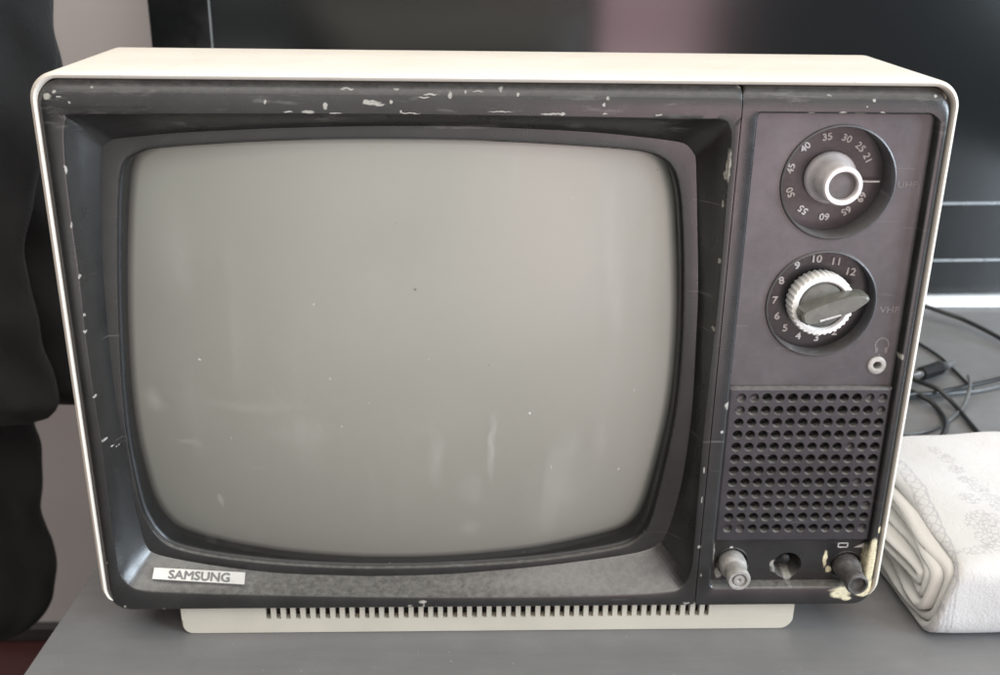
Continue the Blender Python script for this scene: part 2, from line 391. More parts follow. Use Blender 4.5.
# cabinet shell
bm = bmesh.new()
def cab(l, t, b_, r, Y, n=8): return at_y(rrect(-W2+l, W2-l, Z0+b_+.0026, Z1-t, r, n, 16), Y)
add_loft(bm, [cab(.0026, .0030, .0006, .0100, .012), cab(.0026, .0030, .0006, .0100, .001), cab(.0023, .0024, .0005, .0104, -.0002),
              cab(.0018, .0014, .0003, .0112, -.0006), cab(.0006, .0005, .0001, .0122, .0000), cab(0, 0, 0, .0128, .0012),
              cab(0, 0, 0, .0128, .03), cab(0, 0, 0, .0128, .06), cab(0, 0, 0, .0128, .0915), cab(.0006, .0006, .0006, .0124, .0933), cab(.002, .002, .002, .012, .0945)])
for v in bm.verts:
    if v.co.z < Z0+.014 and v.co.y < .013: v.co.y += min(1, max(0, (.1965-abs(v.co.x))/.007))*.0062*min(1, max(0, 1-(v.co.z-Z0-.0028)/.007))**.7
link('cabinet', bm, M['cream'], tv, 50)
bm = bmesh.new()
add_loft(bm, [cab(.0022, .0022, .0022, .012, .0946), cab(.02, .024, .006, .02, .105), cab(.034, .040, .010, .024, .13), cab(.07, .075, .02, .03, .235), cab(.076, .08, .024, .026, .242)], cap1=True)
link('rear_housing', bm, M['cream'], tv, 50)

# traced outlines of the front (photo pixels)
LIP = [[(66,119),(72,115),(150,114.5),(300,114.5),(450,115.5),(600,118),(700,119.5),(720,119.5),(728,122.5)],
       [(728,122.5),(731,130),(731,143),(728,179),(719,290),(710,370),(703,440),(698,500),(694,547),(692,567),(688,580)],
       [(688,580),(682,588),(668,592),(618,595),(516,597),(400,597),(272,595),(176,592.5),(140,590),(127,584)],
       [(127,584),(119,573),(115,550),(107,490),(101,441),(94,397),(85,333),(80,285),(73,233),(68,195),(65,166),(63.5,140),(64,125),(66,119)]]
RING = [[(103,146),(110,141),(119,138.5),(178,133),(237,130),(284,128),(368,126.2),(430,126.2),(480,127),(580,131.5),(640,137),(678,142),(688,146),(694,154)],
        [(694,154),(696,165),(697.5,238),(698,290),(696,340),(692,410),(684,470),(676,505),(668,530),(661,542)],
        [(661,542),(648,549.5),(618,556),(550,565),(500,570),(448,574),(380,576),(330,575),(272,572.5),(208,564.5),(163,556),(150,551)],
        [(150,551),(144,540),(136,510),(128,470),(120,425),(114,388),(107,322),(103,269),(101,210),(101,160),(103,146)]]
OPEN = [[(126,158),(137,151.5),(152,147.8),(206,143.5),(263,140.5),(328,138.7),(393,138.5),(450,139.3),(511,141.3),(570,144.6),(628,148.8),(652,152.5),(664,158),(670,163)],
        [(670,163),(677,175),(682,201),(684.3,250),(684.5,300),(683,345),(679,393),(673,432),(664,471.5),(657,500),(652,517),(646,531)],
        [(646,531),(637,540),(622,547),(578,555),(540,560),(506,563),(450,566.3),(400,567.5),(349,567.5),(278,564),(217,557),(182,550),(165,543),(153,531)],
        [(153,531),(143,512),(135,482),(127,440),(122,393),(119,340),(117.3,280),(117.3,220),(118.5,185),(121,168),(126,158)]]
lip = traced(LIP, 0); ring = traced(RING, .014); opn = traced(OPEN, .0145)
cxs = sum(p[0] for p in opn)/len(opn); czs = sum(p[1] for p in opn)/len(opn)
def scl(L, s): return [(cxs+(p[0]-cxs)*s, czs+(p[1]-czs)*s) for p in L]
def lerp(A, B, t): return [(a[0]+(b2[0]-a[0])*t, a[1]+(b2[1]-a[1])*t) for a, b2 in zip(A, B)]
SEAM = .1044
def left_outer(d, dt, Y, x1=SEAM):
    return at_y(rsides(-.1971+d, x1-d*.04, Z0+.0001+d*.5, Z1-.0038-dt, (.0095, .002, .0015, .0100)), Y)
def roll_top(bm):
    zt = Z1-.0038; h = .0125
    for v in bm.verts:
        if v.co.z > zt-h and v.co.y < .011:
            t = (v.co.z-(zt-h))/h; v.co.y += .0030*t**1.7
bm = bmesh.new()
loops = [left_outer(0, 0, .012), left_outer(0, 0, .0020), left_outer(.0004, .0006, .0011), left_outer(.0012, .0020, .0005), left_outer(.0024, .0050, .0001), left_outer(.0034, .0075, 0), left_outer(.0042, .0100, 0)]
loops += [at_y(lerp(lip, scl(lip, 1.004), 1), .0), at_y(lip, .0003), at_y(lerp(lip, ring, .02), .0010), at_y(lerp(lip, ring, .5), .0073), at_y(lerp(lip, ring, .97), .0134), at_y(ring, .0140)]
loops += [at_y(lerp(ring, opn, .85), .0141), at_y(lerp(ring, opn, .97), .0143), at_y(scl(opn, .999), .0150), at_y(scl(opn, 1.0), .0165)]
add_loft(bm, loops)
roll_top(bm)
link('screen_frame', bm, M['frame'], tv, 35)
# rubber seal between frame and tube
bm = bmesh.new()
add_loft(bm, [at_y(scl(opn, 1.0), .0166), at_y(scl(opn, .992), .0172), at_y(scl(opn, .990), .019), at_y(scl(opn, .996), .036)])
link('screen_seal', bm, M['rubber'], tv, 60)
# tube face
def bulge(x, z, Yc=.0065, R=.62): return Yc + ((x-cxs)**2+(z-czs)**2)/(2*R)
def polar(scale, Yc, steps, R=.62):
    return [[(p[0], bulge(p[0], p[1], Yc, R), p[1]) for p in scl(opn, max(1e-4, scale*s))] for s in steps]
steps = [i/22 for i in range(0, 19)]+[.86, .89, .92, .94, .955, .97, .98, .99, 1.0]
bm = bmesh.new()
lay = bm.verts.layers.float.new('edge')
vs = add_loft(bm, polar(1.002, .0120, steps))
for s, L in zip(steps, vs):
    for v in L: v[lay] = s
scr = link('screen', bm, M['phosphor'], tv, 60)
tag(scr, 'switched off grey picture tube screen')
bm = bmesh.new()
gl = polar(1.0, .0065, [i/24 for i in range(0, 25)])
add_loft(bm, gl)
link('screen_glass', bm, M['glass'], scr, 60)
bm = bmesh.new()
add_loft(bm, [at_y(scl(opn, 1.002), .0364), at_y(scl(opn, .7), .055), at_y(scl(opn, .15), .085)], cap1=True)
link('picture_tube', bm, M['tube'], tv, 60)

# badge on the lower slope of the frame
q = [atY(154.4, 567.8, .0082), atY(245.4, 572.6, .0110), atY(244.2, 584.6, .0044), atY(152.4, 579, .0038)]
def bil(s, t, off=0):      # s 0..1 along, t 0 bottom .. 1 top
    p = (q[3].lerp(q[2], s)).lerp(q[0].lerp(q[1], s), t)
    nrm = (q[1]-q[0]).cross(q[3]-q[0]).normalized()
    if nrm.y > 0: nrm = -nrm
    return p + nrm*off
bm = bmesh.new()
n_ = 10
vt = [[bm.verts.new(bil(i/n_, j, .0006)) for i in range(n_+1)] for j in (0, 1)]
vb = [[bm.verts.new(bil(i/n_, j, -.0012)) for i in range(n_+1)] for j in (0, 1)]
for i in range(n_):
    bm.faces.new((vt[0][i], vt[0][i+1], vt[1][i+1], vt[1][i]))
    bm.faces.new((vb[0][i], vb[0][i+1], vt[0][i+1], vt[0][i])); bm.faces.new((vb[1][i+1], vb[1][i], vt[1][i], vt[1][i+1]))
    bm.faces.new((vb[0][i+1], vb[0][i], vb[1][i], vb[1][i+1]))
for i in (0, n_): bm.faces.new((vb[0][i], vt[0][i], vt[1][i], vb[1][i]))
bd = link('brand_badge', bm, M['badge'], tv, 30)
bw = (q[2]-q[3]).length; bh = (q[0]-q[3]).length
bm = bmesh.new()
add_text(bm, 'SAMSUNG', .0060, lambda x, y, z: bil(.505+x/bw, .44+y/bh, .0008+z), bold=.00020, sx=1.14)
link('lettering', bm, M['badge_ink'], bd, 0)

# ---- control side
PX0, PX1, PZ0, PZ1 = .1115, .1922, ZO+.0112, ZO+.2555
def ctl_outer(d, dt, Y):
    return at_y(rsides(SEAM+.0002+d*.04, .1971-d, Z0+.0001+d*.5, Z1-.0038-dt, (.002, .0095, .0085, .0015)), Y)
def rec(d, Y): return at_y(rsides(PX0+d, PX1-d, PZ0+d, PZ1-d, (.0016, .004, .003, .003)), Y)
bm = bmesh.new()
add_loft(bm, [ctl_outer(0, 0, .012), ctl_outer(0, 0, .0020), ctl_outer(.0004, .0006, .0011), ctl_outer(.0010, .0020, .0005), ctl_outer(.0016, .0050, .0001), ctl_outer(.0022, .0075, 0), ctl_outer(.0028, .0100, 0),
              rec(-.0008, 0), rec(-.0002, .0003), rec(.0002, .0010), rec(.0004, .0075)])
roll_top(bm)
link('control_frame', bm, M['frame'], tv, 35)

ZG1, ZG0 = atY(800, 388, .002).z, atY(800, 541, .002).z     # top and bottom of the perforated field
YP = .0050
uc, vc = atY(838, 183, YP), atY(821, 304, YP); HR = .0252
jk = atY(876.5, 365, YP)
bm = bmesh.new()
outer = [(p[0], p[2]) for p in at_y(rrect(PX0+.0003, PX1-.0003, ZG1+.0002, PZ1-.0003, (.0012, .0035, .0004, .0004), 4, 10), 0)]
fill_plate(bm, outer, [circ(uc.x, uc.z, HR+.0014, 64), circ(vc.x, vc.z, HR+.0014, 64), circ(jk.x, jk.z, .0016, 20)], YP)
for c in (uc, vc):
    lathe(bm, [(HR+.0014, YP), (HR+.0010, YP-.0011), (HR+.0004, YP-.0013), (HR, YP-.0007), (HR, YP+.0135)], c.x, c.z, 64)
panel = link('control_panel', bm, M['panel'], tv, 35)
# jack
bm = bmesh.new()
lathe(bm, [(.0046, YP), (.0045, YP-.0007), (.0040, YP-.0011), (.0023, YP-.0011), (.0018, YP-.0004), (.0017, YP+.008)], jk.x, jk.z, 28)
jo = link('earphone_jack', bm, M['jack'], tv, 40)
bm = bmesh.new()
fl = [(jk.x+.0018*math.cos(a*math.pi/8), YP+.0075, jk.z+.0018*math.sin(a*math.pi/8)) for a in range(16)]
bm.faces.new([bm.verts.new(p) for p in fl])
link('socket_hole', bm, M['void'], jo, 0)
# rubbed print: UHF, VHF, headphone sign
def flat(px, py, Y, rot=0):
    p = atY(px, py, Y); c, s = math.cos(rot), math.sin(rot)
    return lambda x, y, z: (p.x+x*c-y*s, Y-z, p.z+x*s+y*c)
bm = bmesh.new()
add_text(bm, 'UHF', .0042, flat(907, 185, YP-.00012), bold=.00008, sx=1.15)
link('printed_letters', bm, M['faded'], panel, 0)
bm = bmesh.new()
add_text(bm, 'VHF', .0044, flat(889.5, 310, YP-.00012), bold=.00008, sx=1.2)
link('printed_letters', bm, M['faded'], panel, 0)
bm = bmesh.new()
hp = atY(882, 345, YP-.00012)
def ribbon(bm, pts, w, Y):
    for a, b2 in zip(pts, pts[1:]):
        a = Vector(a); b2 = Vector(b2); d = (b2-a).normalized(); n = Vector((-d.y, d.x))*w/2
        bm.faces.new([bm.verts.new((p.x, Y, p.y)) for p in (a+n, b2+n, b2-n, a-n)])
arc = [(hp.x+.0032*math.cos(math.radians(t)), hp.z+.0036*math.sin(math.radians(t))) for t in range(-50, 231, 20)]
ribbon(bm, arc, .0008, YP-.00012)
for sx in (-1, 1): ribbon(bm, [(hp.x+sx*.0023, hp.z-.0040), (hp.x+sx*.0023, hp.z-.0014)], .0014, YP-.00013)
ribbon(bm, [(hp.x-.0005, hp.z-.0045), (hp.x-.0008, hp.z-.0068)], .0006, YP-.00012)
link('headphone_sign', bm, M['faded'], panel, 0)

# dials
def dial(c, mat, kind):
    YD = YP+(.0125 if kind == 'uhf' else .0075)
    bm = bmesh.new()
    loops = [[(c.x+r*math.cos(2*math.pi*i/64), YD if r < HR else YD+.0005, c.z+r*math.sin(2*math.pi*i/64)) for i in range(64)] for r in (.0001, .010, .018, .0247, HR-.0001)]
    add_loft(bm, loops)
    d = link('tuning_dial', bm, mat, tv, 40)
    bm = bmesh.new()
    if kind == 'uhf':
        lab = [('21', 28), ('25', 48), ('30', 72), ('35', 100), ('40', 133), ('45', 168), ('50', 203), ('55', 236), ('60', 270), ('65', 302), ('69', 330)]
        rad, size, bold = .0187, .0044, .00018
    else:
        lab = [('2', 303), ('3', 277), ('4', 251), ('5', 228), ('6', 206), ('7', 182), ('8', 153), ('9', 124), ('10', 97), ('11', 69), ('12', 43)]
        rad, size, bold = .0200, .0050, .00018
    for s, a in lab:
        a = math.radians(a); px, pz = c.x+rad*math.cos(a), c.z+rad*math.sin(a)
        if kind == 'uhf': ro = a-math.pi/2
        else: ro = (a-math.pi/2)*.15 if a < math.pi else 0
        cc, ss = math.cos(ro), math.sin(ro)
        add_text(bm, s, size, lambda x, y, z: (px+x*cc-y*ss, YD-.0004-z, pz+x*ss+y*cc), bold=bold, sx=1.1)
    link('numerals', bm, M['numeral'], d, 0)
    return d, YD
d, YD = dial(uc, M['dial_brown'], 'uhf'); tag(d, 'upper dial with two digit channel numbers and a silver knob')
# thin pointer of the upper dial
bm = bmesh.new()
p0, p1 = atY(858, 181.5, YD-.003), atY(879.5, 180.5, YD-.003)
box(bm, p0.x, p1.x, YD-.0034, YD-.0028, p0.z-.00035, p0.z+.00045)
link('pointer', bm, M['numeral'], d, 0)
bm = bmesh.new()
lathe(bm, [(.0001, YD-.0005), (.0120, YD-.0006), (.0121, YD-.0026), (.0112, YD-.0040), (.0100, YD-.0052), (.0095, YD-.008), (.0091, YD-.0180), (.0088, YD-.0195), (.0083, YD-.0200),
           (.0070, YD-.0200), (.0065, YD-.0195), (.0063, YD-.0170)], uc.x, uc.z, 56)
k = link('knob', bm, M['knob_silver'], d, 40)
bm = bmesh.new()
lathe(bm, [(.0064, YD-.0172), (.0040, YD-.0178), (.0001, YD-.0180)], uc.x, uc.z, 40)
# (cap shares the knob's part)
capm = link('knob_cap', bm, M['knob_cap'], d, 40)

d, YD = dial(vc, M['dial_black'], 'vhf'); tag(d, 'lower dial with numbers two to twelve and a white ringed pointer knob')
bm = bmesh.new()
lathe(bm, [(.0130, YD-.0005), (.0150, YD-.0008), (.0154, YD-.004), (.0153, YD-.0092), (.0147, YD-.0102), (.0122, YD-.0104), (.0114, YD-.0096), (.0112, YD-.0060)], vc.x, vc.z, 144, tooth=(.0146, .0005, 2))
link('knob_ring', bm, M['knob_white'], d, 40)
bm = bmesh.new()
lathe(bm, [(.0113, YD-.0050), (.0112, YD-.0085), (.0100, YD-.0095), (.0060, YD-.0100), (.0001, YD-.0102)], vc.x, vc.z, 48)
# raised pointer grip
ang = math.radians(19)
prof = [(-.0145, .0018), (-.0130, .0034), (-.0060, .0042), (.0020, .0045), (.0100, .0038), (.0160, .0016), (.0172, .0005)]
def grip(t, w, yy):
    t += .0022
    return [(t*math.cos(ang)-w*math.sin(ang)+vc.x, yy, t*math.sin(ang)+w*math.cos(ang)+vc.z)]
loops = []
for sc_, yy in ((1.03, YD-.0085), (1.03, YD-.0155), (1.0, YD-.0180), (.93, YD-.0187)):
    L = []
    for t, w in prof: L += grip(t*sc_, w*sc_, yy)
    for t, w in reversed(prof): L += grip(t*sc_, -w*sc_, yy)
    loops.append(L)
add_loft(bm, loops, cap0=True, cap1=True)
link('pointer_knob', bm, M['knob_dark'], d, 30)
bm = bmesh.new()
ln = [grip(t, w, YD-.0190)[0] for t, w in ((-.0070, -.0035), (.0030, -.0036), (.0030, -.0028), (-.0070, -.0024))]
bm.faces.new([bm.verts.new(p) for p in ln])
link('pointer_mark', bm, M['numeral'], d, 0)

# ---- perforated speaker field
YG = .0020
tl, tr = atY(742, 398, YG), atY(883.5, 398, YG); bl, br = atY(727, 528, YG), atY(861, 528, YG)
NC = NR = 12
gx0, gx1 = (tl.x+bl.x)/2, (tr.x+br.x)/2; gz0, gz1 = (bl.z+br.z)/2, (tl.z+tr.z)/2
dx, dz = (gx1-gx0)/(NC-1), (gz1-gz0)/(NR-1)
bm = bmesh.new()
ex0, ex1, ez0, ez1 = gx0-dx/2, gx1+dx/2, gz0-dz/2, gz1+dz/2
clog = {(0,0),(0,1),(0,10),(0,11),(1,0),(1,11),(11,0),(11,1),(11,11),(9,11),(7,10),(4,9)}
for r in range(NR):
    for c in range(NC):
        cx, cz = gx0+c*dx, gz1-r*dz
        n = 16
        sq = []
        for i in range(n):
            a = 2*math.pi*i/n+math.pi/4
            ca, sa = math.cos(a), math.sin(a); mx = max(abs(ca), abs(sa)); sq.append((cx+ca/mx*dx/2, YG, cz+sa/mx*dz/2))
        def rg(rad, Y, jx=0): return [(cx+rad*math.cos(2*math.pi*i/n+math.pi/4), Y, cz+rad*math.sin(2*math.pi*i/n+math.pi/4)) for i in range(n)]
        R1 = .00252*random.uniform(.96, 1.03)
        if (r, c) in clog:
            add_loft(bm, [sq, rg(R1, YG), rg(R1*.93, YG+.0004), rg(R1*.76, YG+.0014), rg(R1*.6, YG+.0020), rg(.0001, YG+.0022)])
        else:
            add_loft(bm, [sq, rg(R1, YG), rg(R1*.94, YG+.0003), rg(R1*.83, YG+.0010), rg(R1*.81, YG+.0036)])
# solid surround
gox0, gox1 = PX0+.0006, PX1-.0006
def rr4(x0, x1, z0, z1): return rrect(x0, x1, z0, z1, .0001, 1, 8)
add_loft(bm, [at_y([(ex0, ez0), (ex1, ez0), (ex1, ez1), (ex0, ez1)], YG), at_y([(gox0+.001, ZG0+.0010), (gox1-.001, ZG0+.0010), (gox1-.001, ZG1-.0012), (gox0+.001, ZG1-.0012)], YG)])
add_loft(bm, [at_y(rr4(gox0+.001, gox1-.001, ZG0+.0010, ZG1-.0012), YG), at_y(rr4(gox0, gox1, ZG0+.0004, ZG1-.0004), YG+.0004), at_y(rr4(gox0, gox1, ZG0, ZG1), YG+.0012), at_y(rr4(gox0, gox1, ZG0, ZG1), YG+.005)])
bmesh.ops.remove_doubles(bm, verts=bm.verts, dist=.00002)
link('speaker_grille', bm, M['grille'], tv, 35)
bm = bmesh.new(); box(bm, gox0+.0005, gox1-.0005, YG+.0042, YG+.0060, ZG0+.0005, ZG1-.0005)
link('speaker_backing', bm, M['void'], tv, 0)

# ---- bottom strip with the three small controls
YB = .0065
k1, k2, k3 = atY(731.5, 562, YB), atY(787, 565, YB), atY(845.5, 565, YB)
bm = bmesh.new()
outer = rrect(PX0+.0005, PX1-.0005, PZ0+.0005, ZG0-.0001, (.0004, .0004, .0025, .0025), 4, 10)
fill_plate(bm, outer, [circ(k.x, k.z, r, 36) for k, r in ((k1, .0088), (k2, .0076), (k3, .0086))], YB)
lathe(bm, [(.0088, YB), (.0086, YB-.0006), (.0080, YB-.0004), (.0078, YB+.003), (.0001, YB+.003)], k1.x, k1.z, 36)
lathe(bm, [(.0076, YB), (.0072, YB+.0008), (.0066, YB+.005), (.0060, YB+.011), (.0001, YB+.011)], k2.x, k2.z, 36)
lathe(bm, [(.0086, YB), (.0084, YB-.0006), (.0078, YB-.0004), (.0076, YB+.003), (.0001, YB+.003)], k3.x, k3.z, 36)
low = link('knob_panel', bm, M['frame'], tv, 35)
bm = bmesh.new()
s = atY(843, 545, YB-.0002); z = atY(859, 545, YB-.0002); dt = atY(731.5, 547.5, YB-.0002)
ribbon(bm, [(s.x-.0024, s.z-.0012), (s.x-.0024, s.z+.0012), (s.x+.0024, s.z+.0012), (s.x+.0024, s.z-.0012), (s.x-.0024, s.z-.0012)], .0007, YB-.0002)
link('square_sign', bm, M['numeral'], low, 0); bm = bmesh.new()
bm.faces.new([bm.verts.new((z.x+a, YB-.0002, z.z+c)) for a, c in ((-.0028, -.0014), (.0026, -.0014), (.0026, .0014))])
link('wedge_sign', bm, M['numeral'], low, 0); bm = bmesh.new()
bm.faces.new([bm.verts.new((dt.x+.0009*math.cos(t*math.pi/5), YB-.0002, dt.z+.0009*math.sin(t*math.pi/5))) for t in range(10)])
link('dot_sign', bm, M['numeral'], low, 0)
bm = bmesh.new()
lathe(bm, [(.0068, YB+.002), (.0071, YB-.003), (.0067, YB-.0060), (.0054, YB-.0072), (.0052, YB-.0120), (.0058, YB-.0126), (.0059, YB-.0160), (.0053, YB-.0170), (.0040, YB-.0170), (.0036, YB-.0160), (.0030, YB-.0155), (.0028, YB-.0166), (.0012, YB-.0166), (.0001, YB-.0155)], k1.x, k1.z, 40)
tag(link('control_knob', bm, M['knob_dusty'], tv, 40), 'dusty pale grey knob')
bm = bmesh.new()
lathe(bm, [(.0070, YB+.002), (.0071, YB-.003), (.0066, YB-.0062), (.0056, YB-.0075), (.0055, YB-.0150), (.0058, YB-.0158), (.0057, YB-.0178), (.0050, YB-.0186), (.0043, YB-.0184), (.0040, YB-.0160), (.0001, YB-.0155)], k3.x, k3.z, 40)
tag(link('control_knob', bm, M['knob_black'], tv, 40), 'dark scuffed knob')
bm = bmesh.new()
bmesh.ops.create_uvsphere(bm, u_segments=24, v_segments=14, radius=.0046, matrix=Matrix.Translation((k2.x, YB+.0075, k2.z+.0010)))
tag(link('knob_stub', bm, M['rubber'], tv, 60), 'bare shaft where the middle knob is missing')

# ---- cream foot with a comb of vents
bm = bmesh.new()
BX0, BX1, BY = -.1635, .1600, .0062
VX0, VX1 = atY(266, 618, BY).x, atY(713, 616, BY).x
def foot(Y, dd=0): 
    out = []
    for (px, pz) in rrect(BX0+dd, BX1-dd, dd*.4, .0088, (.0003, .0003, .0062, .0050), 5, 12): out.append((px, Y, pz))
    return out
add_loft(bm, [foot(BY+.0006, .0004), foot(BY, .0009), ], cap1=True)
add_loft(bm, [foot(BY+.0006, .0004), foot(BY+.0012, 0), foot(.20, 0)], cap1=True)
box(bm, BX0+.0004, VX0, BY+.0001, BY+.012, .0086, .0192); box(bm, VX1, BX1-.0004, BY+.0001, BY+.012, .0086, .0192)
NT = 46; pt = (VX1-VX0)/NT
for i in range(NT):
    x = VX0+(i+.5)*pt+random.uniform(-.0001, .0001)
    box(bm, x+pt*.02, x+pt*.52, BY+.0001, BY+.0042, .0086, .0192)
link('foot', bm, M['foot'], tv, 35)
bm = bmesh.new(); box(bm, VX0-.001, VX1+.001, BY+.0045, BY+.010, .0087, .0190)
link('vent_backing', bm, M['void'], tv, 0)

# ================================================================== TABLE
te0, te1 = atZ(22, 675, 0), atZ(90, 575, 0)
print('table edge', te0, te1)
tdir = (te1-te0).normalized()
yb = (atZ(930, 308.5, 0)+atZ(1000, 307.5, 0))/2; print('table back', yb, atZ(930, 308, 0), atZ(1000, 308, 0))
def tx(y): return te0.x + tdir.x/tdir.y*(y-te0.y)
WY = .64
YF, YBk = -.42, WY-.012
tb = empty('low_table', (.2, .05, 0))
tag(tb, 'wide low table with a matt grey top carrying the old television and the folded cloth', 'table')
def slab(bm, pts, z0, z1, bev=.0012):
    vt = [bm.verts.new((p[0], p[1], z1)) for p in pts]; vb = [bm.verts.new((p[0], p[1], z0)) for p in pts]
    f = [bm.faces.new(vt), bm.faces.new(list(reversed(vb)))]
    for i in range(len(pts)):
        j = (i+1) % len(pts); bm.faces.new((vb[i], vb[j], vt[j], vt[i]))
    bmesh.ops.bevel(bm, geom=list(bm.edges), offset=bev, segments=2, affect='EDGES')
bm = bmesh.new(); slab(bm, [(tx(YF), YF), (.95, YF), (.95, YBk), (tx(YBk), YBk)], -.028, 0)
link('tabletop', bm, M['table'], tb, 40)
for a, b2 in ((tx(0)+.05, tx(0)+.075), (.88, .905)):
    bm = bmesh.new(); box(bm, a, b2, YF+.04, YBk-.03, -.475, -.0285, .001); link('side_panel', bm, M['table'], tb, 40)
bm = bmesh.new(); box(bm, tx(0)+.077, .878, YBk-.06, YBk-.045, -.44, -.0285, .001); link('back_panel', bm, M['table'], tb, 40)

# ================================================================== ROOM BEHIND

bm = bmesh.new(); box(bm, -2.6, 2.6, WY, WY+.1, -.475, 2.0)
tag(link('wall', bm, M['wall'], None, 0), 'plain greyish pink painted wall behind the table', 'wall')
bm = bmesh.new(); box(bm, -2.6, 2.6, -1.2, WY, -.535, -.475)
tag(link('floor', bm, M['floor'], None, 0), kind='structure')
bm = bmesh.new(); box(bm, -2.6, 2.6, WY-.014, WY-.0005, -.4745, -.455, .002)
tag(link('skirting_board', bm, M['skirting'], None, 0), 'low dark strip along the foot of the wall', 'skirting board')

# flat television behind
ft = empty('flat_television', (.13, .50, .02))
tag(ft, 'large glossy black flat screen television behind the old one', 'television')
YW = math.radians(2.6)
FY = .50
# local frame: origin at bottom left of the front
bL = atY(-0, 0, FY)
lx = (atY(148, 20, .500).x); ux = Vector((math.cos(YW), math.sin(YW), 0)); nf = Vector((math.sin(YW), -math.cos(YW), 0))
org = Vector((lx, .500, 0)); 
FTX = None
def zat(px, py):           # height on the screen plane seen at a pixel
    d = ray(px, py); t = (org-CAM).dot(nf)/d.dot(nf); p = CAM+d*t
    return p.z, (p-org).dot(ux)
zb, _ = zat(1000, 295); zl2, _ = zat(1000, 258.5); zl1, _ = zat(1000, 202.5)
_, xl1 = zat(211, 20)
print('flat tv', zb, zl2, zl1, xl1, org)
FW, FH = 1.02, .62
def fp(x, y, z): return org + ux*x - nf*y + Vector((0, 0, z))   # y is depth away from viewer
def fbox(bm, x0, x1, y0, y1, z0, z1, bev=0):
    g = bmesh.ops.create_cube(bm, size=1, matrix=Matrix.Translation(((x0+x1)/2, (y0+y1)/2, (z0+z1)/2)) @ Matrix.Diagonal((x1-x0, y1-y0, z1-z0, 1)))
    if bev:
        r = bmesh.ops.bevel(bm, geom=list({e for v in g['verts'] for e in v.link_edges}), offset=bev, segments=3, affect='EDGES')
def fdone(bm):
    for v in bm.verts: v.co = fp(*v.co)
bm = bmesh.new(); fbox(bm, 0, FW, .004, .045, zb, zb+FH, .003); fdone(bm); link('housing', bm, M['tv_black'], ft, 40)
bm = bmesh.new(); fbox(bm, xl1, FW-xl1, .0020, .0045, zl1, zb+FH-xl1); fdone(bm); so = link('display', bm, M['tv_screen'], ft, 0)
bm = bmesh.new(); fbox(bm, .001, FW-.001, .0005, .0039, zl2, zl1-.0022); fbox(bm, .001, xl1-.0016, .0005, .0039, zl1-.0021, zb+FH-.001); fbox(bm, FW-xl1+.0016, FW-.001, .0005, .0039, zl1-.0021, zb+FH-.001); fdone(bm)
link('bezel', bm, M['tv_black'], ft, 0)
bm = bmesh.new(); fbox(bm, xl1-.0014, FW-xl1+.0014, .0002, .0019, zl1-.0020, zl1+.0002); fbox(bm, xl1-.0014, xl1-.0002, .0002, .0019, zl1+.0003, zb+FH-xl1); fbox(bm, .001, FW-.001, .0002, .0030, zl2-.0026, zl2-.0003); fdone(bm)
link('trim', bm, M['tv_trim'], ft, 0)
bm = bmesh.new(); fbox(bm, FW/2-.12, FW/2+.12, .046, .060, .004, zb+.3, .002); fdone(bm); link('stand_neck', bm, M['tv_black'], ft, 0)
bm = bmesh.new(); box(bm, .05, .72, yb.y, WY-.02, .0003, .0040, .001); link('stand_base', bm, M['pale'], ft, 40)

# ================================================================== CABLES
def cable(px, r, mat, label, lift=None):
    pts = []
    for i, p in enumerate(px):
        h = r+.0005+(lift[i] if lift else 0)
        pts.append(tuple(atZ(p[0], p[1], h)))
    bm = bmesh.new(); tube(bm, pts, r)
    o = link('cable', bm, mat, None, 60); tag(o, label, 'cable', 'loose cables on the table'); return o
cable([(880,294),(905,299),(925,306),(945,313),(962,319),(985,330),(1003,340),(1040,362),(1100,380)], .0021, M['cable'], 'uppermost thick black cable arching down from the flat television to the right edge', [.012,.012,.01,.008,.006,.004,.002,0,0])
cable([(885,330),(905,336),(920,344),(940,357),(954,370),(968,384),(975,392)], .0013, M['cable'], 'thin black cable slanting above the plug and ending at the crossing cables')
cable([(880,398),(900,396),(914,394),(925,394),(940,392),(968,386),(1000,378.5),(1040,366),(1090,350)], .0020, M['cable'], 'black cable running level across the others and rising to the right edge', [.0045]*9)
cable([(885,402),(905,397),(925,396),(950,393),(975,391),(1000,386),(1040,376),(1090,362)], .0018, M['cable_grey'], 'grey cable lying just beneath the level black one', [0]*8)
cable([(900,374),(908,377),(917,381),(928,385),(939,390),(950,400),(960,411),(970,423),(981,436),(990,448)], .0019, M['cable'], 'black cable slanting down toward the folded cloth from below the plug', [.008,.008,.008,.009,.0085,.004,.001,0,0,0])
cable([(968.5,376),(970,383),(969,392),(963,407),(953,417),(942,425),(927,431),(909,434),(890,433)], .0015, M['cable_grey'], 'thin grey cable curling into a loop above the folded cloth', [.010,.010,.008,.002,0,0,0,0,0])
cable([(890,388),(907,390),(921,396),(930,401),(937,408),(943,416),(946,424),(944,433),(938,441)], .0021, M['cable'], 'short thick black cable bending down behind the folded cloth', [.002,.0035,.004,.003,.001,0,.003,.003,.002])
pl = empty('cable_plug', tuple(atZ(934, 372, 0))); tag(pl, 'black round cable plug with a ribbed grip lying beside the old television', 'plug')
a, b2 = atZ(921, 374, .009), atZ(945, 366, .009); dr = (b2-a).normalized()
def rod(bm, p, q, rs, n=20):
    p, q = Vector(p), Vector(q); t = (q-p).normalized(); u = t.orthogonal().normalized(); w = t.cross(u); loops = []
    for s, r in rs: loops.append([tuple(p.lerp(q, s)+u*r*math.cos(2*math.pi*k/n)+w*r*math.sin(2*math.pi*k/n)) for k in range(n)])
    add_loft(bm, loops, cap0=True, cap1=True)
bm = bmesh.new(); rr = [(0, .004)]
